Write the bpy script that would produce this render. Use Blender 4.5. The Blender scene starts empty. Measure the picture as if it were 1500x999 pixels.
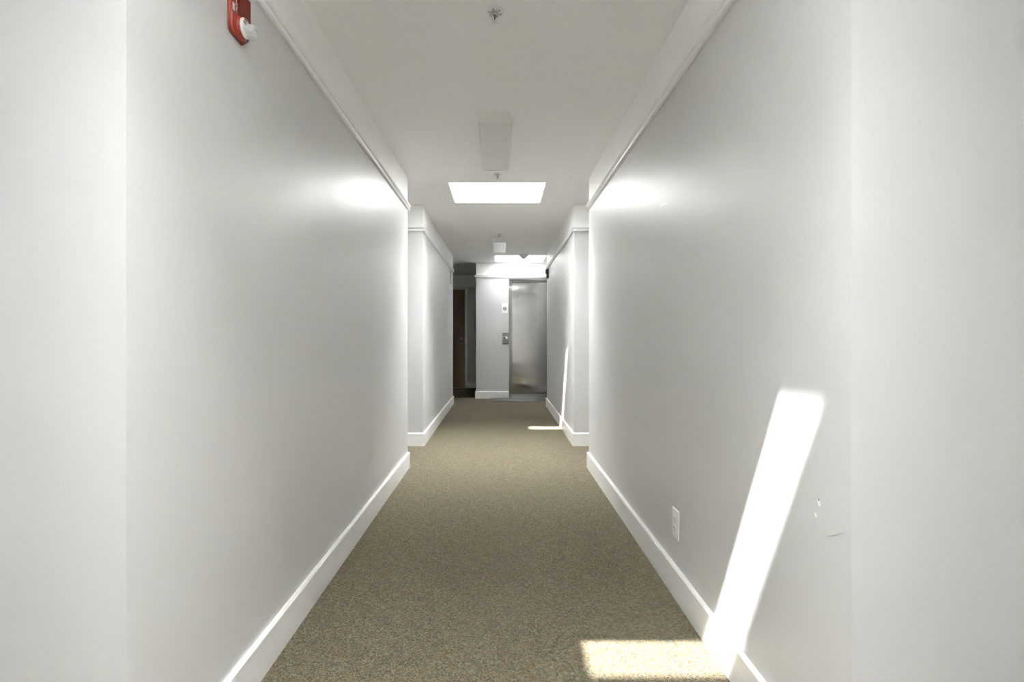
import bpy, bmesh, math, random
from mathutils import Vector, Matrix

random.seed(4)
S = bpy.context.scene
COL = S.collection

# ------------------------------------------------------------------ camera
F_PX, VPX, VPY, W, H = 750.0, 732.5, 494.0, 1500.0, 999.0
CAM_Z = 1.10
cam_d = bpy.data.cameras.new('camera')
cam_d.sensor_width = 36.0
cam_d.lens = 36.0 * F_PX / W
cam_d.shift_x = (W / 2 - VPX) / W
cam_d.shift_y = (VPY - H / 2) / W
cam_d.clip_start = 0.02
cam = bpy.data.objects.new('camera', cam_d)
cam.location = (0, 0, CAM_Z)
cam.rotation_euler = (math.pi / 2, 0, 0)
COL.objects.link(cam)
S.camera = cam

# ------------------------------------------------------------------ light
SUN_DIR = Vector((0.238, 0.5, -1.0)).normalized()      # read off the patches on floor and wall
SKY_STRENGTH = 95.0
SUN_STRENGTH = 24.0
EXPOSURE = 1.66

w = bpy.data.worlds.new('world')
S.world = w
w.use_nodes = True
w.node_tree.nodes['Background'].inputs[0].default_value = (0.965, 0.985, 1.0, 1)
w.node_tree.nodes['Background'].inputs[1].default_value = SKY_STRENGTH

sun_d = bpy.data.lights.new('sun', 'SUN')
sun_d.energy = SUN_STRENGTH
sun_d.angle = 0.011
sun_d.color = (1.0, 0.98, 0.95)
sun = bpy.data.objects.new('sun', sun_d)
sun.rotation_euler = SUN_DIR.to_track_quat('-Z', 'Y').to_euler()
sun.location = (-1, -2, 6)
COL.objects.link(sun)

S.view_settings.view_transform = 'Standard'
S.view_settings.look = 'None'
S.view_settings.gamma = 1.0
S.view_settings.use_curve_mapping = False
S.view_settings.exposure = EXPOSURE
cy = S.cycles
cy.max_bounces = 20
cy.diffuse_bounces = 14
cy.glossy_bounces = 6
cy.transparent_max_bounces = 8
cy.caustics_reflective = False
cy.caustics_refractive = False
cy.sample_clamp_indirect = 8.0
cy.use_denoising = True
try:
    cy.denoiser = 'OPENIMAGEDENOISE'
    cy.denoising_input_passes = 'RGB_ALBEDO_NORMAL'
except Exception:
    pass

# ------------------------------------------------------------------ sizes (metres)
CEIL = 2.44
RAIL_Z = 2.172
PAINT_Z = 2.19
XL, XR = -0.780, 0.750            # corridor wall faces
OUT = 2.0                         # outer side of the blocks
Y_BACK = -5.3
NEAR_L, NEAR_R = 1.068, 1.092     # near ends of the long walls
END1 = 4.32                       # far ends of the long walls
FACE2 = 5.19                      # walls beyond the alcoves start
END2_L, END2_R = 8.47, 8.20
Y_ELEV = 9.2
X_ELEV = -0.43
Y_END = 11.1
SHAFT = 0.86
# skylights: bottom (x0, x1, y0, y1) and top (x0, x1, y0, y1)
SKY = [
    ((-0.445, 0.394, -4.473, -3.829), None),
    ((-0.500, 0.394, -0.013, 0.631), None),
    ((-0.445, 0.394, 4.447, 5.091), None),
    ((-0.085, 0.755, 8.40, 9.11), (-0.085, 0.755, 8.60, 9.11)),
]

# ------------------------------------------------------------------ helpers
def tag(o, label=None, cat=None, group=None, kind=None):
    if label: o['label'] = label
    if cat: o['category'] = cat
    if group: o['group'] = group
    if kind: o['kind'] = kind
    return o

def link(name, bm, mats, parent=None, smooth=False):
    me = bpy.data.meshes.new(name)
    bmesh.ops.recalc_face_normals(bm, faces=bm.faces)
    bm.to_mesh(me)
    bm.free()
    if not isinstance(mats, (list, tuple)):
        mats = [mats]
    for m in mats:
        me.materials.append(m)
    if smooth:
        for p in me.polygons:
            p.use_smooth = True
        try:
            me.set_sharp_from_angle(angle=math.radians(35))
        except Exception:
            pass
    o = bpy.data.objects.new(name, me)
    COL.objects.link(o)
    if parent is not None:
        o.parent = parent
    return o

def empty(name, loc, rz=0.0, rx=0.0):
    o = bpy.data.objects.new(name, None)
    o.empty_display_size = 0.05
    o.location = loc
    o.rotation_euler = (rx, 0, rz)
    COL.objects.link(o)
    return o

def box(bm, x0, x1, y0, y1, z0, z1, mi=0, bevel=0.0, seg=2):
    vs = [bm.verts.new((x, y, z)) for z in (z0, z1) for y in (y0, y1) for x in (x0, x1)]
    fs = []
    for idx in ((0, 1, 3, 2), (4, 6, 7, 5), (0, 4, 5, 1), (2, 3, 7, 6), (0, 2, 6, 4), (1, 5, 7, 3)):
        f = bm.faces.new([vs[i] for i in idx])
        f.material_index = mi
        fs.append(f)
    if bevel > 0:
        es = list({e for f in fs for e in f.edges})
        r = bmesh.ops.bevel(bm, geom=es, offset=bevel, segments=seg, profile=0.5, affect='EDGES')
        for f in r['faces']:
            f.material_index = mi
    return vs

def lathe(bm, prof, seg=24, c=(0, 0, 0), axis='Z', cap0=True, cap1=True, mi=0):
    """prof: list of (radius, height along axis)."""
    rings = []
    for r, h in prof:
        ring = []
        for k in range(seg):
            a = 2 * math.pi * k / seg
            u, v = r * math.cos(a), r * math.sin(a)
            p = {'Z': (u, v, h), 'X': (h, u, v), 'Y': (u, h, v)}[axis]
            ring.append(bm.verts.new((p[0] + c[0], p[1] + c[1], p[2] + c[2])))
        rings.append(ring)
    for a, b in zip(rings[:-1], rings[1:]):
        for k in range(seg):
            f = bm.faces.new((a[k], a[(k + 1) % seg], b[(k + 1) % seg], b[k]))
            f.material_index = mi
    if cap0: bm.faces.new(rings[0]).material_index = mi
    if cap1: bm.faces.new(rings[-1]).material_index = mi
    return rings

def prism(bm, pts, y0, y1, plane='XZ', mi=0):
    """Extrude a polygon; plane XZ extrudes along y, YZ along x, XY along z."""
    def mk(a, b, d):
        return {'XZ': (a, d, b), 'YZ': (d, a, b), 'XY': (a, b, d)}[plane]
    A = [bm.verts.new(mk(a, b, y0)) for a, b in pts]
    B = [bm.verts.new(mk(a, b, y1)) for a, b in pts]
    n = len(pts)
    bm.faces.new(A).material_index = mi
    bm.faces.new(B).material_index = mi
    for i in range(n):
        bm.faces.new((A[i], A[(i + 1) % n], B[(i + 1) % n], B[i])).material_index = mi

def sweep(bm, path, prof, side=1):
    """Mitred sweep of a closed profile (offset, z) along a 2-D polyline; offset goes to the right of travel for side = 1."""
    n = len(path)
    nor = []
    for i in range(n - 1):
        dx, dy = path[i + 1][0] - path[i][0], path[i + 1][1] - path[i][1]
        l = math.hypot(dx, dy)
        nor.append(Vector((dy / l * side, -dx / l * side)))
    rings = []
    for i, p in enumerate(path):
        if i == 0: m = nor[0]
        elif i == n - 1: m = nor[-1]
        else:
            a, b = nor[i - 1], nor[i]
            m = (a + b) / (1 + a.dot(b))
        rings.append([bm.verts.new((p[0] + m.x * o, p[1] + m.y * o, z)) for o, z in prof])
    k = len(prof)
    for a, b in zip(rings[:-1], rings[1:]):
        for j in range(k):
            bm.faces.new((a[j], a[(j + 1) % k], b[(j + 1) % k], b[j]))
    bm.faces.new(rings[0]); bm.faces.new(rings[-1])

def tube(bm, pts, r, seg=10):
    rings = []
    n = len(pts)
    pts = [Vector(p) for p in pts]
    for i, p in enumerate(pts):
        t = (pts[min(i + 1, n - 1)] - pts[max(i - 1, 0)]).normalized()
        up = Vector((0, 0, 1)) if abs(t.z) < 0.9 else Vector((1, 0, 0))
        a = t.cross(up).normalized(); b = t.cross(a)
        rr = r[i] if isinstance(r, (list, tuple)) else r
        rings.append([bm.verts.new(p + a * rr * math.cos(2 * math.pi * k / seg) + b * rr * math.sin(2 * math.pi * k / seg)) for k in range(seg)])
    for a, b in zip(rings[:-1], rings[1:]):
        for k in range(seg):
            bm.faces.new((a[k], a[(k + 1) % seg], b[(k + 1) % seg], b[k]))
    bm.faces.new(rings[0]); bm.faces.new(rings[-1])

# ------------------------------------------------------------------ materials
def mat(name, color, rough=0.5, metal=0.0, spec=0.5, bump=None, coat=0.0):
    """bump = (scale, strength, distance)"""
    m = bpy.data.materials.new(name)
    m.use_nodes = True
    nt = m.node_tree
    b = nt.nodes['Principled BSDF']
    b.inputs['Base Color'].default_value = (*color, 1)
    b.inputs['Roughness'].default_value = rough
    b.inputs['Metallic'].default_value = metal
    b.inputs['Specular IOR Level'].default_value = spec
    b.inputs['Coat Weight'].default_value = coat
    if bump:
        tc = nt.nodes.new('ShaderNodeTexCoord')
        no = nt.nodes.new('ShaderNodeTexNoise')
        no.inputs['Scale'].default_value = bump[0]
        no.inputs['Detail'].default_value = 3
        bu = nt.nodes.new('ShaderNodeBump')
        bu.inputs['Strength'].default_value = bump[1]
        bu.inputs['Distance'].default_value = bump[2]
        nt.links.new(tc.outputs['Object'], no.inputs['Vector'])
        nt.links.new(no.outputs['Fac'], bu.inputs['Height'])
        nt.links.new(bu.outputs['Normal'], b.inputs['Normal'])
    return m

def wall_paint():
    m = mat('grey_wall_paint', (0.55, 0.547, 0.542), 0.36, spec=0.38)
    nt = m.node_tree; N = nt.nodes; L = nt.links
    b = N['Principled BSDF']
    tc = N.new('ShaderNodeTexCoord')
    fine = N.new('ShaderNodeTexNoise'); fine.inputs['Scale'].default_value = 420; fine.inputs['Detail'].default_value = 2
    mp = N.new('ShaderNodeMapping'); mp.inputs['Scale'].default_value = (1, 1, 2.2)
    bu = N.new('ShaderNodeBump'); bu.inputs['Strength'].default_value = 0.16; bu.inputs['Distance'].default_value = 0.001
    big = N.new('ShaderNodeTexNoise'); big.inputs['Scale'].default_value = 2.2; big.inputs['Detail'].default_value = 4
    mr = N.new('ShaderNodeMapRange'); mr.inputs['From Min'].default_value = 0.0; mr.inputs['From Max'].default_value = 1.0
    mr.inputs['To Min'].default_value = 0.28; mr.inputs['To Max'].default_value = 0.46
    mpb = N.new('ShaderNodeMapping'); mpb.inputs['Scale'].default_value = (3, 3, 0.6)   # roller streaks run up the wall
    cr = N.new('ShaderNodeMix'); cr.data_type = 'RGBA'
    cr.inputs[6].default_value = (0.600, 0.597, 0.592, 1); cr.inputs[7].default_value = (0.620, 0.617, 0.612, 1)
    L.new(tc.outputs['Object'], mp.inputs['Vector']); L.new(mp.outputs[0], fine.inputs['Vector'])
    L.new(fine.outputs['Fac'], bu.inputs['Height']); L.new(bu.outputs['Normal'], b.inputs['Normal'])
    L.new(tc.outputs['Object'], mpb.inputs['Vector']); L.new(mpb.outputs[0], big.inputs['Vector'])
    L.new(big.outputs['Fac'], mr.inputs['Value']); L.new(mr.outputs[0], b.inputs['Roughness'])
    L.new(big.outputs['Fac'], cr.inputs[0]); L.new(cr.outputs[2], b.inputs['Base Color'])
    return m

def carpet_mat():
    m = mat('loop_carpet', (0.3, 0.25, 0.18), 0.95, spec=0.12)
    nt = m.node_tree; N = nt.nodes; L = nt.links
    b = N['Principled BSDF']
    tc = N.new('ShaderNodeTexCoord')
    mp = N.new('ShaderNodeMapping'); mp.inputs['Rotation'].default_value = (0, 0, math.radians(38)); mp.inputs['Scale'].default_value = (1.0, 1.35, 1)
    vo = N.new('ShaderNodeTexVoronoi'); vo.voronoi_dimensions = '2D'; vo.inputs['Scale'].default_value = 172; vo.inputs['Randomness'].default_value = 0.22
    sep = N.new('ShaderNodeSeparateColor')
    ramp = N.new('ShaderNodeValToRGB'); ramp.color_ramp.interpolation = 'CONSTANT'
    cols = [(0.0, (0.104, 0.087, 0.058)), (0.16, (0.172, 0.148, 0.100)), (0.42, (0.216, 0.189, 0.130)), (0.62, (0.144, 0.126, 0.088)),
            (0.76, (0.180, 0.129, 0.073)), (0.86, (0.104, 0.111, 0.089)), (0.94, (0.240, 0.213, 0.153))]
    e = ramp.color_ramp.elements
    e[0].position, e[0].color = cols[0][0], (*cols[0][1], 1)
    e[1].position, e[1].color = cols[1][0], (*cols[1][1], 1)
    for p, c in cols[2:]:
        k = e.new(p); k.color = (*c, 1)
    # clumps of yarn colour a few centimetres wide
    n1 = N.new('ShaderNodeTexNoise'); n1.inputs['Scale'].default_value = 26; n1.inputs['Detail'].default_value = 3
    n2 = N.new('ShaderNodeTexNoise'); n2.inputs['Scale'].default_value = 33; n2.inputs['Detail'].default_value = 3
    off = N.new('ShaderNodeVectorMath'); off.operation = 'ADD'; off.inputs[1].default_value = (7.3, 2.1, 5.5)
    r1 = N.new('ShaderNodeMapRange'); r1.inputs['From Min'].default_value = 0.56; r1.inputs['From Max'].default_value = 0.68; r1.inputs['To Max'].default_value = 0.42
    r2 = N.new('ShaderNodeMapRange'); r2.inputs['From Min'].default_value = 0.55; r2.inputs['From Max'].default_value = 0.68; r2.inputs['To Max'].default_value = 0.5
    m1 = N.new('ShaderNodeMix'); m1.data_type = 'RGBA'; m1.inputs[7].default_value = (0.208, 0.138, 0.070, 1)
    m2 = N.new('ShaderNodeMix'); m2.data_type = 'RGBA'; m2.inputs[7].default_value = (0.092, 0.112, 0.098, 1)
    # the colour gets darker towards the gaps between loops
    gap = N.new('ShaderNodeMapRange'); gap.inputs['From Min'].default_value = 0.28; gap.inputs['From Max'].default_value = 0.62
    gap.inputs['To Min'].default_value = 1.0; gap.inputs['To Max'].default_value = 0.30
    mul = N.new('ShaderNodeMix'); mul.data_type = 'RGBA'; mul.blend_type = 'MULTIPLY'; mul.inputs[0].default_value = 1.0
    bu = N.new('ShaderNodeBump'); bu.inputs['Strength'].default_value = 0.6; bu.inputs['Distance'].default_value = 0.002; bu.invert = True
    L.new(tc.outputs['Object'], mp.inputs['Vector']); L.new(mp.outputs[0], vo.inputs['Vector'])
    L.new(vo.outputs['Color'], sep.inputs[0]); L.new(sep.outputs[0], ramp.inputs[0])
    L.new(tc.outputs['Object'], n1.inputs['Vector']); L.new(tc.outputs['Object'], off.inputs[0]); L.new(off.outputs[0], n2.inputs['Vector'])
    L.new(n1.outputs['Fac'], r1.inputs['Value']); L.new(n2.outputs['Fac'], r2.inputs['Value'])
    L.new(r1.outputs[0], m1.inputs[0]); L.new(ramp.outputs[0], m1.inputs[6])
    L.new(r2.outputs[0], m2.inputs[0]); L.new(m1.outputs[2], m2.inputs[6])
    L.new(vo.outputs['Distance'], gap.inputs['Value'])
    L.new(m2.outputs[2], mul.inputs[6]); L.new(gap.outputs[0], mul.inputs[7])
    L.new(mul.outputs[2], b.inputs['Base Color'])
    L.new(vo.outputs['Distance'], bu.inputs['Height']); L.new(bu.outputs['Normal'], b.inputs['Normal'])
    return m

def wood_mat():
    m = mat('oak_veneer', (0.2, 0.09, 0.03), 0.4)
    nt = m.node_tree; N = nt.nodes; L = nt.links
    b = N['Principled BSDF']
    tc = N.new('ShaderNodeTexCoord')
    mp = N.new('ShaderNodeMapping'); mp.inputs['Scale'].default_value = (14, 14, 1.2)
    no = N.new('ShaderNodeTexNoise'); no.inputs['Scale'].default_value = 3; no.inputs['Detail'].default_value = 6
    cr = N.new('ShaderNodeMix'); cr.data_type = 'RGBA'
    cr.inputs[6].default_value = (0.085, 0.045, 0.020, 1); cr.inputs[7].default_value = (0.20, 0.115, 0.055, 1)
    L.new(tc.outputs['Object'], mp.inputs['Vector']); L.new(mp.outputs[0], no.inputs['Vector'])
    L.new(no.outputs['Fac'], cr.inputs[0]); L.new(cr.outputs[2], b.inputs['Base Color'])
    return m

def steel_mat(name, color, rough, wavy, aniso=0.0):
    m = mat(name, color, rough, metal=1.0)
    nt = m.node_tree; N = nt.nodes; L = nt.links
    b = N['Principled BSDF']
    tc = N.new('ShaderNodeTexCoord')
    mp = N.new('ShaderNodeMapping'); mp.inputs['Scale'].default_value = (1.2, 1.2, 3.0)
    no = N.new('ShaderNodeTexNoise'); no.inputs['Scale'].default_value = 1.7; no.inputs['Detail'].default_value = 1
    if aniso:
        tg = N.new('ShaderNodeTangent'); tg.direction_type = 'RADIAL'; tg.axis = 'Z'
        L.new(tg.outputs[0], b.inputs['Tangent']); b.inputs['Anisotropic'].default_value = aniso
    mp2 = N.new('ShaderNodeMapping'); mp2.inputs['Scale'].default_value = (30, 30, 1)
    gr = N.new('ShaderNodeTexNoise'); gr.inputs['Scale'].default_value = 2; gr.inputs['Detail'].default_value = 2
    mr = N.new('ShaderNodeMapRange'); mr.inputs['To Min'].default_value = rough - 0.02; mr.inputs['To Max'].default_value = rough + 0.02
    bu = N.new('ShaderNodeBump'); bu.inputs['Strength'].default_value = wavy; bu.inputs['Distance'].default_value = 0.02
    L.new(tc.outputs['Object'], mp.inputs['Vector']); L.new(mp.outputs[0], no.inputs['Vector'])
    L.new(no.outputs['Fac'], bu.inputs['Height']); L.new(bu.outputs['Normal'], b.inputs['Normal'])
    L.new(tc.outputs['Object'], mp2.inputs['Vector']); L.new(mp2.outputs[0], gr.inputs['Vector'])
    L.new(gr.outputs['Fac'], mr.inputs['Value']); L.new(mr.outputs[0], b.inputs['Roughness'])
    return m

def pane_mat(t):
    m = bpy.data.materials.new('skylight_glass')
    m.use_nodes = True
    nt = m.node_tree; N = nt.nodes; L = nt.links
    for n in list(N): N.remove(n)
    out = N.new('ShaderNodeOutputMaterial')
    mix = N.new('ShaderNodeMixShader'); mix.inputs[0].default_value = 0.06
    tr = N.new('ShaderNodeBsdfTransparent'); tr.inputs[0].default_value = (t, t * 1.005, t, 1)
    gl = N.new('ShaderNodeBsdfGlossy'); gl.inputs['Roughness'].default_value = 0.02
    L.new(tr.outputs[0], mix.inputs[1]); L.new(gl.outputs[0], mix.inputs[2]); L.new(mix.outputs[0], out.inputs[0])
    return m

def crystal_mat():
    m = mat('clear_strobe_plastic', (0.93, 0.94, 0.95), 0.08)
    m.node_tree.nodes['Principled BSDF'].inputs['Transmission Weight'].default_value = 0.35
    m.node_tree.nodes['Principled BSDF'].inputs['IOR'].default_value = 1.49
    return m

M_WALL = wall_paint()
M_WHITE = mat('white_wall_paint', (0.93, 0.93, 0.925), 0.45, bump=(300, 0.08, 0.001))
M_CEIL = mat('white_ceiling_paint', (0.94, 0.94, 0.935), 0.55, bump=(260, 0.1, 0.001))
M_TRIM = mat('white_gloss_trim', (0.87, 0.868, 0.862), 0.3)
M_CARPET = carpet_mat()
M_WOOD = wood_mat()
M_STEEL = steel_mat('brushed_steel', (0.40, 0.394, 0.385), 0.125, 0.06, 0.9)
M_STEEL_FRAME = steel_mat('satin_steel', (0.38, 0.375, 0.365), 0.25, 0.03, 0.9)
M_PLATE = steel_mat('grey_floor_plate', (0.17, 0.17, 0.168), 0.3, 0.02)
M_CHROME = mat('satin_nickel', (0.72, 0.71, 0.69), 0.22, metal=1.0)
M_CALL = mat('dull_steel_plate', (0.27, 0.268, 0.26), 0.35, metal=0.6)
M_GLASS = [pane_mat(0.95), pane_mat(0.52), pane_mat(0.64), pane_mat(0.16)]     # glass tint made up per skylight to balance the light
M_PLASTIC = mat('white_plastic', (0.80, 0.795, 0.775), 0.35)
M_LENS = mat('milky_acrylic', (0.82, 0.82, 0.80), 0.28)
M_DARK = mat('black_slot', (0.02, 0.02, 0.02), 0.5)
M_RED = mat('red_alarm_plastic', (0.20, 0.020, 0.009), 0.25)
M_DARKRED = mat('slot_shade_red', (0.035, 0.006, 0.004), 0.6)  # dark tone painted for the shade inside the horn slots
M_GREY = mat('dark_grey_plastic', (0.09, 0.09, 0.088), 0.4)
M_MIDGREY = mat('mid_grey_plate', (0.30, 0.30, 0.295), 0.4)
M_CRYSTAL = crystal_mat()
M_PRINT = mat('white_print', (0.85, 0.83, 0.80), 0.5)
M_SMOKE = mat('detector_plastic', (0.60, 0.60, 0.585), 0.45)

# ------------------------------------------------------------------ the setting
bm = bmesh.new()
box(bm, -OUT - 0.1, OUT + 0.1, Y_BACK - 0.1, Y_END + 0.1, -0.08, 0.0)
tag(link('floor', bm, M_CARPET), 'brown and teal flecked loop-pile carpet along the corridor floor', kind='structure')

# ceiling: one slab with the four skylight openings cut out of it
bm = bmesh.new()
xs = sorted({-OUT - 0.1, OUT + 0.1, *[v for b, t in SKY for v in b[:2]]})
ys = sorted({Y_BACK - 0.1, Y_END + 0.1, *[v for b, t in SKY for v in b[2:]]})
vg = {(i, j): bm.verts.new((x, y, CEIL)) for i, x in enumerate(xs) for j, y in enumerate(ys)}
for i in range(len(xs) - 1):
    for j in range(len(ys) - 1):
        cx, cyy = (xs[i] + xs[i + 1]) / 2, (ys[j] + ys[j + 1]) / 2
        if any(b[0] < cx < b[1] and b[2] < cyy < b[3] for b, t in SKY):
            continue
        bm.faces.new((vg[i, j], vg[i + 1, j], vg[i + 1, j + 1], vg[i, j + 1]))
for f in bm.faces:
    if f.normal.z > 0: f.normal_flip()
r = bmesh.ops.extrude_face_region(bm, geom=list(bm.faces))
bmesh.ops.translate(bm, verts=[v for v in r['geom'] if isinstance(v, bmesh.types.BMVert)], vec=(0, 0, 0.10))
tag(link('ceiling', bm, M_CEIL), 'flat white painted corridor ceiling with square skylight openings', kind='structure')

def block(name, x0, x1, y0, y1, label, cap=True):
    bm = bmesh.new()
    box(bm, x0, x1, y0, y1, 0, PAINT_Z, 0)
    box(bm, x0, x1, y0, y1, PAINT_Z, CEIL, 1)
    return tag(link(name, bm, [M_WALL, M_WHITE]), label, kind='structure')

wall_left = block('wall_left', -OUT, XL, NEAR_L, END1, 'long pale grey corridor wall carrying the red fire alarm')
wall_right = block('wall_right', XR, OUT, NEAR_R, END1, 'long pale grey corridor wall with the power outlet and sun streak')
block('wall_left_far', -OUT, XL, FACE2, END2_L, 'pale grey wall beyond the alcove, opposite the sunlit far wall')
block('wall_right_far', XR, OUT, FACE2, END2_R, 'pale grey wall beyond the alcove leading to the elevator')
block('wall_left_rear', -OUT, XL, Y_BACK, 0.2, 'grey corridor wall behind the camera alcove')
block('wall_right_rear', XR, OUT, Y_BACK, 0.2, 'grey corridor wall behind the camera alcove')
block('wall_outer_left', -OUT - 0.1, -OUT, Y_BACK, Y_END, 'grey back wall of the alcoves')
block('wall_outer_right', OUT, OUT + 0.1, Y_BACK, Y_END, 'grey back wall of the alcoves')
block('wall_back', XL, XR, Y_BACK - 0.1, Y_BACK, 'grey wall closing the corridor behind')
block('wall_end', -OUT, X_ELEV, Y_END, Y_END + 0.1, 'grey wall in the unlit hall with the brown wooden door')

# elevator wall with the door recess
EX0, EX1, EZ = 0.215, 1.285, 2.10           # clear opening
JX0, JX1 = 0.158, 1.342                     # outside of the steel frame
bm = bmesh.new()
def wall_piece(x0, x1, y0, y1, z0=0.0):
    if z0 < PAINT_Z:
        box(bm, x0, x1, y0, y1, z0, PAINT_Z, 0)
    box(bm, x0, x1, y0, y1, max(z0, PAINT_Z), CEIL, 1)
wall_piece(X_ELEV, JX0, Y_ELEV, Y_END + 0.1)
wall_piece(JX1, OUT, Y_ELEV, Y_END + 0.1)
wall_piece(JX0, JX1, Y_ELEV, Y_END + 0.1, 2.165)
box(bm, JX0, JX1, Y_ELEV + 0.2, Y_END + 0.1, 0, 2.165, 0)
tag(link('wall_elevator', bm, [M_WALL, M_WHITE]), 'pale grey wall with white upper band around the elevator', kind='structure')

# skirting boards and picture rails wrap round every block
BASE = [(0, 0.0), (0.016, 0.0), (0.016, 0.124), (0.011, 0.130), (0, 0.130)]
RAIL = [(0, 0), (0.010, 0.0), (0.017, 0.004), (0.019, 0.010), (0.017, 0.016), (0.011, 0.020), (0.011, 0.024),
        (0.020, 0.028), (0.025, 0.034), (0.025, 0.040), (0.020, 0.045), (0.008, 0.047), (0.008, 0.051), (0, 0.051)]
RAIL = [(o, z + RAIL_Z) for o, z in RAIL]
paths = [
    ('left', [(-OUT, NEAR_L), (XL, NEAR_L), (XL, END1), (-OUT, END1)], 1, 'on the long wall with the fire alarm'),
    ('right', [(OUT, NEAR_R), (XR, NEAR_R), (XR, END1), (OUT, END1)], -1, 'on the long wall with the power outlet'),
    ('left_far', [(-OUT, FACE2), (XL, FACE2), (XL, END2_L), (-OUT, END2_L)], 1, 'on the far wall that leads to the dark hall'),
    ('right_far', [(OUT, FACE2), (XR, FACE2), (XR, END2_R), (OUT, END2_R)], -1, 'on the far wall that leads to the elevator'),
    ('left_rear', [(XL, Y_BACK), (XL, 0.2), (-OUT, 0.2)], 1, 'behind the near alcove, left'),
    ('right_rear', [(XR, Y_BACK), (XR, 0.2), (OUT, 0.2)], -1, 'behind the near alcove, right'),
]
n = 0
for side, p, s, where in paths:
    bm = bmesh.new(); sweep(bm, p, BASE, s)
    tag(link('baseboard_' + side, bm, M_TRIM), 'white painted baseboard ' + where, kind='structure')
    n += 1
    bm = bmesh.new(); sweep(bm, p, RAIL, s)
    tag(link('trim_%d' % n, bm, M_TRIM), 'white picture rail ' + where, kind='structure')
bm = bmesh.new(); sweep(bm, [(X_ELEV, Y_END), (X_ELEV, Y_ELEV), (JX0, Y_ELEV)], BASE, 1)
tag(link('baseboard_elevator', bm, M_TRIM), 'white baseboard left of the elevator frame', kind='structure')
bm = bmesh.new(); sweep(bm, [(X_ELEV, Y_END), (X_ELEV, Y_ELEV), (OUT, Y_ELEV)], RAIL, 1)
tag(link('trim_%d' % (n + 1), bm, M_TRIM), 'white picture rail over the elevator', kind='structure')
bm = bmesh.new(); sweep(bm, [(-0.712, Y_END), (X_ELEV, Y_END)], BASE, 1)
tag(link('baseboard_end', bm, M_TRIM), 'white baseboard beside the wooden door', kind='structure')

# skylights
def quadtube(bm, b, t, z0, z1):
    A = [(b[0], b[2]), (b[1], b[2]), (b[1], b[3]), (b[0], b[3])]
    B = [(t[0], t[2]), (t[1], t[2]), (t[1], t[3]), (t[0], t[3])]
    e = 0.02
    def ring(P, z, g):
        cx = sum(p[0] for p in P) / 4; cyy = sum(p[1] for p in P) / 4
        return [bm.verts.new((p[0] + math.copysign(g, p[0] - cx), p[1] + math.copysign(g, p[1] - cyy), z)) for p in P]
    a, c, a2, c2 = ring(A, z0, 0), ring(B, z1, 0), ring(A, z0, e), ring(B, z1, e)
    for i in range(4):
        j = (i + 1) % 4
        bm.faces.new((a[i], a[j], c[j], c[i])); bm.faces.new((a2[i], a2[j], c2[j], c2[i]))
        bm.faces.new((c[i], c[j], c2[j], c2[i])); bm.faces.new((a[i], a[j], a2[j], a2[i]))

for k, (b, t) in enumerate(SKY):
    t = t or b
    top = CEIL + SHAFT
    root = empty('window_%d' % (k + 1), ((b[0] + b[1]) / 2, (b[2] + b[3]) / 2, CEIL))
    tag(root, ['skylight further back along the corridor', 'skylight over the camera alcove', 'skylight in the ceiling between the two alcoves',
               'skylight in the ceiling right before the elevator'][k], kind='structure')
    def place(o):
        o.parent = root; o.location = -root.location; return o
    bm = bmesh.new(); quadtube(bm, b, t, CEIL + 0.10, top)
    place(link('skylight_shaft', bm, M_WHITE))
    bm = bmesh.new()
    g = 0.05
    box(bm, t[0] - g, t[0], t[2] - g, t[3] + g, top, top + 0.05); box(bm, t[1], t[1] + g, t[2] - g, t[3] + g, top, top + 0.05)
    box(bm, t[0], t[1], t[2] - g, t[2], top, top + 0.05); box(bm, t[0], t[1], t[3], t[3] + g, top, top + 0.05)
    place(link('skylight_frame', bm, M_TRIM))
    bm = bmesh.new()
    bm.faces.new([bm.verts.new(p) for p in ((t[0] - .02, t[2] - .02, top + 0.052), (t[1] + .02, t[2] - .02, top + 0.052), (t[1] + .02, t[3] + .02, top + 0.052), (t[0] - .02, t[3] + .02, top + 0.052))])
    place(link('glass_pane', bm, M_GLASS[k]))
    ld = bpy.data.lights.new('skylight_portal', 'AREA')      # guides sampling of the sky through the opening, adds no light
    ld.shape = 'RECTANGLE'; ld.size = t[1] - t[0] + 0.04; ld.size_y = t[3] - t[2] + 0.04
    ld.cycles.is_portal = True
    lo = bpy.data.objects.new('skylight_portal', ld)
    lo.location = ((t[0] + t[1]) / 2, (t[2] + t[3]) / 2, top + 0.056)
    COL.objects.link(lo)

# wooden door at the end of the dark hall
door = empty('door_1', (-1.20, Y_END, 0))
tag(door, 'brown wooden door with white frame at the end of the unlit hall', kind='structure')
bm = bmesh.new(); box(bm, -0.438, 0.438, -0.018, 0.02, 0.012, 2.13, bevel=0.002)
link('door_leaf', bm, M_WOOD, door)
bm = bmesh.new()
for s in (-1, 1):
    x0, x1 = sorted((s * 0.440, s * 0.490))
    box(bm, x0, x1, -0.026, 0.0, 0, 2.185, bevel=0.003)
box(bm, -0.440, 0.440, -0.026, 0.0, 2.133, 2.185, bevel=0.003)
link('door_frame', bm, M_TRIM, door)
bm = bmesh.new()
lathe(bm, [(0.026, -0.018), (0.026, -0.024), (0.020, -0.028)], 20, (0.375, 0, 1.06), 'Y')
tube(bm, [(0.375, -0.024, 1.06), (0.375, -0.055, 1.06), (0.368, -0.064, 1.06), (0.345, -0.066, 1.06), (0.255, -0.062, 1.054)], [0.009, 0.009, 0.010, 0.010, 0.008])
link('door_handle', bm, M_CHROME, door, smooth=True)

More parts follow.
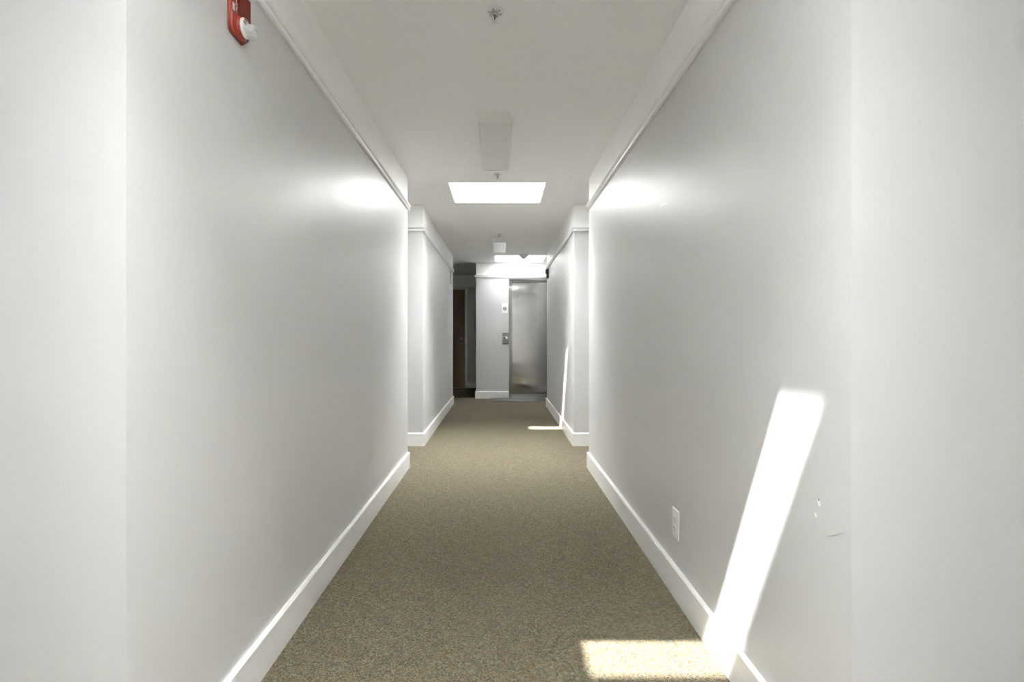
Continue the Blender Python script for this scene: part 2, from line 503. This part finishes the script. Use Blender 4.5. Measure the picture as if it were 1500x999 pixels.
# small blemishes in the paint of the right-hand wall (part of that wall)
def blemish(pts, name, m):
    bm = bmesh.new()
    prism(bm, pts, XR - 0.0008, XR + 0.0005, 'YZ')
    link(name, bm, m, wall_right)
def wpt(px, py):        # photograph pixel -> (y, z) on the right-hand wall
    y = XR * F_PX / (px - VPX)
    return (y, CAM_Z - (py - VPY) * y / F_PX)
def wpoly(*pp): return [wpt(*p) for p in pp]
blemish(wpoly((1197.5, 731), (1200.5, 733), (1203, 741), (1200.5, 742), (1198.5, 738)), 'paint_chip', M_WHITE)
blemish(wpoly((1198.6, 730.5), (1200.4, 731.2), (1200, 735), (1198.4, 733.5)), 'nail_hole', M_GREY)
blemish(wpoly((1193, 750), (1195.5, 752), (1197, 758), (1194.5, 757)), 'paint_chip', M_WHITE)
blemish(wpoly((1208, 784.4), (1222, 783), (1236, 779), (1236, 779.8), (1222, 784), (1208, 785.2)), 'scuff_mark', M_SMOKE)
blemish(wpoly((967, 299.5), (973, 298), (979, 296.5), (979, 297.7), (972, 300.6)), 'paint_chip', M_PRINT)
blemish(wpoly((967.5, 300.5), (971, 300.5), (968, 303)), 'paint_chip', M_PRINT)

# ------------------------------------------------------------------ elevator
el = empty('elevator_door', ((EX0 + EX1) / 2, Y_ELEV, 0))
tag(el, 'brushed stainless steel elevator door in a stepped steel frame', 'elevator')
cx = (EX0 + EX1) / 2
hw = (EX1 - EX0) / 2; ow = (JX1 - JX0) / 2
for s in (-1, 1):
    bm = bmesh.new()
    x0, x1 = sorted((s * (ow - 0.001), s * (ow - 0.030)))
    box(bm, x0, x1, -0.012, 0.16, 0, 2.160, bevel=0.003)
    x0, x1 = sorted((s * (ow - 0.030), s * hw))
    box(bm, x0, x1, 0.014, 0.16, 0, 2.13, bevel=0.003)
    link('jamb', bm, M_STEEL_FRAME, el)
bm = bmesh.new()
box(bm, -ow + 0.03, ow - 0.03, -0.010, 0.16, EZ + 0.02, 2.160, bevel=0.003)
box(bm, -hw, hw, 0.014, 0.16, EZ, EZ + 0.02, bevel=0.002)
link('frame_header', bm, M_STEEL_FRAME, el)
# two overlapping sliding leaves
bm = bmesh.new(); box(bm, -hw, 0.135, 0.070, 0.095, 0.016, EZ, bevel=0.004); link('door_panel', bm, M_STEEL, el)
bm = bmesh.new(); box(bm, 0.137, hw, 0.100, 0.125, 0.016, EZ, bevel=0.004); link('door_panel', bm, M_STEEL, el)
bm = bmesh.new()
box(bm, -hw, hw, 0.0, 0.16, 0.001, 0.012)
for k in range(3):
    box(bm, -hw, hw, 0.012 + 0.018 * k, 0.020 + 0.018 * k, 0.012, 0.015)
link('door_sill', bm, M_CHROME, el)

# call station
cp = empty('elevator_call_panel', (0.098, Y_ELEV, 0.97))
tag(cp, 'small stainless steel call button plate beside the elevator', 'call button')
bm = bmesh.new(); box(bm, -0.058, 0.058, -0.008, 0, 0, 0.21, bevel=0.003); link('cover_plate', bm, M_CALL, cp)
bm = bmesh.new(); box(bm, -0.045, 0.045, -0.011, -0.008, 0.09, 0.155, bevel=0.001); link('inset_panel', bm, M_STEEL_FRAME, cp)
bm = bmesh.new(); lathe(bm, [(0.017, -0.011), (0.017, -0.015), (0.013, -0.019)], 20, (0.018, 0, 0.125), 'Y'); link('call_button', bm, M_PLASTIC, cp, True)
bm = bmesh.new(); lathe(bm, [(0.015, -0.011), (0.015, -0.014)], 20, (-0.020, 0, 0.122), 'Y'); link('key_switch', bm, M_DARK, cp, True)
bm = bmesh.new(); box(bm, -0.056, 0.056, -0.009, -0.0075, 0.008, 0.020); link('lower_strip', bm, M_GREY, cp)

sg = empty('elevator_notice', (0.085, Y_ELEV, 1.535))
tag(sg, 'small white wall plaque with a grey round emblem above the call plate', 'sign')
bm = bmesh.new(); box(bm, -0.052, 0.052, -0.005, 0, 0, 0.175, bevel=0.0015); link('plaque', bm, M_PRINT, sg)
bm = bmesh.new()
lathe(bm, [(0.033, -0.005), (0.033, -0.0062)], 24, (0, 0, 0.078), 'Y')
link('round_emblem', bm, M_MIDGREY, sg)
bm = bmesh.new(); box(bm, -0.004, 0.004, -0.0068, -0.006, 0.056, 0.100); link('emblem_stroke', bm, M_SMOKE, sg)

# floor plate before the elevator
fp = empty('floor_plate', (0.60, 8.95, 0))
tag(fp, 'low grey metal plate on the carpet right before the elevator door', 'floor plate')
bm = bmesh.new()
prism(bm, [(-0.768, -0.245), (1.15, -0.245), (1.15, 0.235), (-0.768, 0.235)], 0.0, 0.006, 'XY')
link('base_edge', bm, M_GREY, fp)
bm = bmesh.new(); box(bm, -0.755, 1.145, -0.225, 0.232, 0.006, 0.011, bevel=0.002); link('top_plate', bm, M_PLATE, fp)

# ------------------------------------------------------------------ ceiling lights
def ceiling_light(x, y0, length, label):
    root = empty('ceiling_light', (x, y0, CEIL))
    tag(root, label, 'ceiling light', 'fluorescent wraparound lights on the corridor ceiling')
    hw_, d = 0.103, 0.066
    bm = bmesh.new(); box(bm, -0.080, 0.080, 0.004, length - 0.004, -0.022, 0, bevel=0.002); link('housing', bm, M_PLASTIC, root)
    prof = [(-0.098, -0.014), (-0.099, -0.045), (-0.093, -0.056), (-0.080, -0.061), (0.080, -0.061), (0.093, -0.056), (0.099, -0.045), (0.098, -0.014)]
    bm = bmesh.new(); prism(bm, prof, 0.012, length - 0.012, 'XZ'); link('diffuser', bm, M_LENS, root)
    cap = [(-hw_, -0.016), (-hw_, -0.048), (-0.096, -0.060), (-0.082, -d), (0.082, -d), (0.096, -0.060), (hw_, -0.048), (hw_, -0.016),
           (0.090, -0.016), (0.090, 0.0), (-0.090, 0.0), (-0.090, -0.016)]
    for a in (0.0, length - 0.014):
        bm = bmesh.new(); prism(bm, cap, a, a + 0.014, 'XZ'); link('end_cap', bm, M_PLASTIC, root)
    for s in (-1, 1):
        bm = bmesh.new(); x0, x1 = sorted((s * 0.0985, s * 0.1025)); box(bm, x0, x1, 0.014, length - 0.014, -0.050, -0.016, bevel=0.001); link('side_rail', bm, M_PLASTIC, root)
    return root
ceiling_light(-0.028, 3.06, 0.87, 'white fluorescent wraparound ceiling light between the ceiling sprinkler and the alcove skylight')
ceiling_light(-0.012, 6.88, 0.87, 'white fluorescent wraparound ceiling light between the far walls, before the elevator skylight')

# ------------------------------------------------------------------ sprinklers
def sprinkler(x, y, label):
    r = empty('fire_sprinkler', (x, y, CEIL))
    tag(r, label, 'sprinkler', 'sprinkler heads on the corridor ceiling')
    bm = bmesh.new()
    lathe(bm, [(0.037, 0.0), (0.037, -0.003), (0.030, -0.007), (0.022, -0.008), (0.019, -0.004), (0.012, -0.004)], 28, cap0=False)
    link('escutcheon', bm, M_PLASTIC, r, True)
    for k in range(6):
        a = math.pi * 2 * k / 6 + 0.3
        bm = bmesh.new(); lathe(bm, [(0.0035, -0.0070), (0.0035, -0.0082)], 8, (0.026 * math.cos(a), 0.026 * math.sin(a), 0)); link('vent_hole', bm, M_MIDGREY, r)
    bm = bmesh.new(); lathe(bm, [(0.011, -0.002), (0.011, -0.014), (0.008, -0.018)], 16); link('body', bm, M_CHROME, r, True)
    for s in (-1, 1):
        bm = bmesh.new(); tube(bm, [(s * 0.009, 0, -0.013), (s * 0.013, 0, -0.024), (s * 0.010, 0, -0.034), (s * 0.002, 0, -0.041)], 0.0022, 8); link('frame_arm', bm, M_CHROME, r, True)
    bm = bmesh.new(); tube(bm, [(0, 0, -0.016), (0, 0, -0.028), (0, 0, -0.040)], [0.0025, 0.0035, 0.0022], 8); link('glass_bulb', bm, M_GREY, r, True)
    bm = bmesh.new()
    lathe(bm, [(0.004, -0.040), (0.013, -0.043), (0.0135, -0.0445), (0.004, -0.0455)], 16); link('deflector', bm, M_PLASTIC, r, True)
sprinkler(-0.022, 2.105, 'pendent sprinkler head by itself on bare ceiling above the long walls')
sprinkler(-0.020, 4.20, 'sprinkler head between a ceiling light and the alcove skylight')
sprinkler(-0.010, 6.63, 'small sprinkler head just before the ceiling light nearest the elevator')

# smoke detector
sd = empty('smoke_detector', (0.385, 8.29, CEIL))
tag(sd, 'round cone-shaped grey smoke detector at the edge of the elevator skylight', 'smoke detector')
bm = bmesh.new(); lathe(bm, [(0.080, 0), (0.080, -0.010), (0.074, -0.014)], 28); link('base', bm, M_SMOKE, sd, True)
bm = bmesh.new(); lathe(bm, [(0.074, -0.013), (0.066, -0.026), (0.044, -0.050), (0.030, -0.066), (0.022, -0.070)], 28); link('sensor_cover', bm, M_SMOKE, sd, True)

# ------------------------------------------------------------------ power outlet on the right wall
ou = empty('power_outlet', (XR, 2.176, 0.308))
tag(ou, 'white duplex power outlet low on the right-hand long wall', 'outlet')
bm = bmesh.new(); box(bm, -0.007, 0, -0.036, 0.036, -0.062, 0.062, bevel=0.003); link('cover_plate', bm, M_PLASTIC, ou)
for s in (-1, 1):
    bm = bmesh.new()
    pts = []
    for k in range(20):
        a = 2 * math.pi * k / 20
        pts.append((0.0172 * math.cos(a), s * 0.0195 + max(-0.0142, min(0.0142, 0.0172 * math.sin(a)))))
    prism(bm, pts, -0.0095, -0.006, 'YZ')
    rec = link('receptacle', bm, M_PLASTIC, ou)
    for dy, h in ((-0.0062, 0.0085), (0.0062, 0.007)):
        bm = bmesh.new(); box(bm, -0.0098, -0.0094, dy - 0.0011, dy + 0.0011, s * 0.0195 - 0.001, s * 0.0195 - 0.001 + h); link('slot', bm, M_DARK, rec)
    bm = bmesh.new(); lathe(bm, [(0.0024, -0.0098), (0.0024, -0.0094)], 10, (0, 0, s * 0.0195 - 0.0075), 'X'); link('ground_hole', bm, M_DARK, rec)
bm = bmesh.new(); lathe(bm, [(0.003, -0.0082), (0.003, -0.0068)], 12, axis='X'); link('screw', bm, M_CHROME, ou)

# ------------------------------------------------------------------ red fire alarm on the left wall (local x = out of the wall, y = along it, z up)
fa = empty('fire_alarm', (XL, 1.463, 1.978))
tag(fa, 'red fire alarm horn with clear strobe high on the left-hand long wall', 'fire alarm')
def yz_slab(name, pts, x0, x1, m, parent, bev=0.0, smooth=False):
    bm = bmesh.new(); prism(bm, pts, x0, x1, 'YZ')
    if bev:
        es = [e for e in bm.edges if all(abs(v.co.x - x1) < 1e-6 for v in e.verts)]
        bmesh.ops.bevel(bm, geom=es, offset=bev, segments=3, profile=0.5, affect='EDGES')
    return link(name, bm, m, parent, smooth)
HT = 0.150
outline = [(0.0, 0.020), (0.004, 0.008), (0.012, 0.002), (0.078, 0.0), (0.084, 0.004), (0.112, 0.028), (0.112, HT - 0.012), (0.102, HT), (0.012, HT), (0.0, HT - 0.012)]
yz_slab('back_plate', outline, 0.0, 0.006, M_RED, fa, 0.0015)
inner = [(0.003, 0.022), (0.008, 0.010), (0.015, 0.005), (0.077, 0.003), (0.083, 0.007), (0.109, 0.030), (0.109, HT - 0.014), (0.1, HT - 0.003), (0.014, HT - 0.003), (0.003, HT - 0.014)]
cover = yz_slab('cover', inner, 0.006, 0.013, M_RED, fa, 0.0035, True)
yz_slab('slot_shade_slab', [(0.0385, 0.070), (0.1055, 0.070), (0.1055, 0.146), (0.0385, 0.146)], 0.0125, 0.0134, M_DARKRED, cover)  # flat dark slab under the ribs, stands in for shade between them
# horn grille: raised ribs
bm = bmesh.new()
for k in range(13):
    z = 0.072 + 0.0058 * k
    prism(bm, [(0.040, z), (0.104, z), (0.104, z + 0.0030), (0.040, z + 0.0030)], 0.012, 0.0175, 'YZ')
for k in range(5):
    y = 0.066 + 0.008 * k
    prism(bm, [(y, 0.066), (y + 0.0016, 0.066), (y + 0.0016, 0.142), (y, 0.142)], 0.012, 0.0160, 'YZ')
link('horn_grille', bm, M_RED, cover)
# strobe boss and lens
bm = bmesh.new()
C0 = (0.0, 0.056, 0.038)
lathe(bm, [(0.033, 0.012), (0.032, 0.018), (0.030, 0.021), (0.028, 0.021)], 36, C0, 'X'); link('strobe_boss', bm, M_RED, fa, True)
bm = bmesh.new(); lathe(bm, [(0.028, 0.016), (0.028, 0.026), (0.026, 0.0285)], 36, C0, 'X'); link('reflector', bm, M_PRINT, fa, True)
rng = random.Random(7)
bm = bmesh.new()
rings = lathe(bm, [(0.021, 0.0285), (0.023, 0.034), (0.0225, 0.042), (0.019, 0.050), (0.011, 0.055)], 9, (0.0, 0.066, 0.031), 'X')
for ring in rings[1:]:
    for v in ring:
        v.co += Vector((rng.uniform(-.003, .003), rng.uniform(-.0025, .0025), rng.uniform(-.0025, .0025)))
link('strobe_lens', bm, M_CRYSTAL, fa)
bm = bmesh.new(); box(bm, 0.028, 0.0295, 0.042, 0.056, 0.056, 0.0598); link('flash_tube', bm, M_DARK, fa)
bm = bmesh.new(); box(bm, 0.028, 0.0295, 0.036, 0.048, 0.046, 0.0495); link('flash_tube', bm, M_GREY, fa)
# stacked letters F I R E and the maker's emblem
letters = bmesh.new()
for k, ch in enumerate('FIRE'):
    cu = bpy.data.curves.new('letter', 'FONT'); cu.body = ch; cu.size = 0.0175; cu.align_x = 'CENTER'; cu.extrude = 0.0002
    to = bpy.data.objects.new('letter', cu); COL.objects.link(to)
    me = bpy.data.meshes.new_from_object(to.evaluated_get(bpy.context.evaluated_depsgraph_get()))
    # text x -> along the wall (+y), text y -> up, text z -> out of the wall
    me.transform(Matrix(((0, 0, 1, 0.0132), (1.25, 0, 0, 0.027), (0, 0.85, 0, 0.110 - 0.0128 * k), (0, 0, 0, 1))))
    letters.from_mesh(me)
    bpy.data.objects.remove(to); bpy.data.curves.remove(cu); bpy.data.meshes.remove(me)
link('fire_lettering', letters, M_PRINT, fa)
yz_slab('emblem', [(0.0060, 0.064), (0.0160, 0.064), (0.0160, 0.086), (0.0060, 0.086)], 0.0128, 0.0134, M_PRINT, fa)
bm = bmesh.new()
for k in range(3):
    prism(bm, [(0.008, 0.069 + 0.005 * k), (0.014, 0.069 + 0.005 * k), (0.014, 0.0702 + 0.005 * k), (0.008, 0.0702 + 0.005 * k)], 0.0133, 0.0137, 'YZ')
link('emblem_mark', bm, M_SMOKE, fa)

# ------------------------------------------------------------------ small strobe at the far end of the right wall
st = empty('strobe_box', (XR, 7.90, 2.015))
tag(st, 'small dark grey alarm strobe near the elevator, under the picture rail', 'alarm strobe')
bm = bmesh.new(); box(bm, -0.030, 0, 0, 0.120, 0, 0.145, bevel=0.004); link('housing', bm, M_GREY, st)
bm = bmesh.new(); box(bm, -0.046, -0.030, 0.03, 0.09, 0.070, 0.135, bevel=0.003); link('horn_cover', bm, M_GREY, st)
bm = bmesh.new(); prism(bm, [(-0.030, 0.012), (-0.052, 0.010), (-0.048, 0.040), (-0.030, 0.060)], 0.035, 0.085, 'XZ'); link('strobe_lens', bm, M_PRINT, st)

# flat plate on the left wall by the dark hall
wp = empty('wall_plate', (XL, 8.02, 1.95))
tag(wp, 'flat grey plate on the far left wall by the dark hall', 'wall plate')
bm = bmesh.new(); box(bm, 0, 0.006, 0, 0.23, 0, 0.20, bevel=0.002); link('plate', bm, M_MIDGREY, wp)
bm = bmesh.new(); box(bm, 0.006, 0.009, 0.02, 0.21, 0.02, 0.18, bevel=0.001); link('face_panel', bm, M_SMOKE, wp)
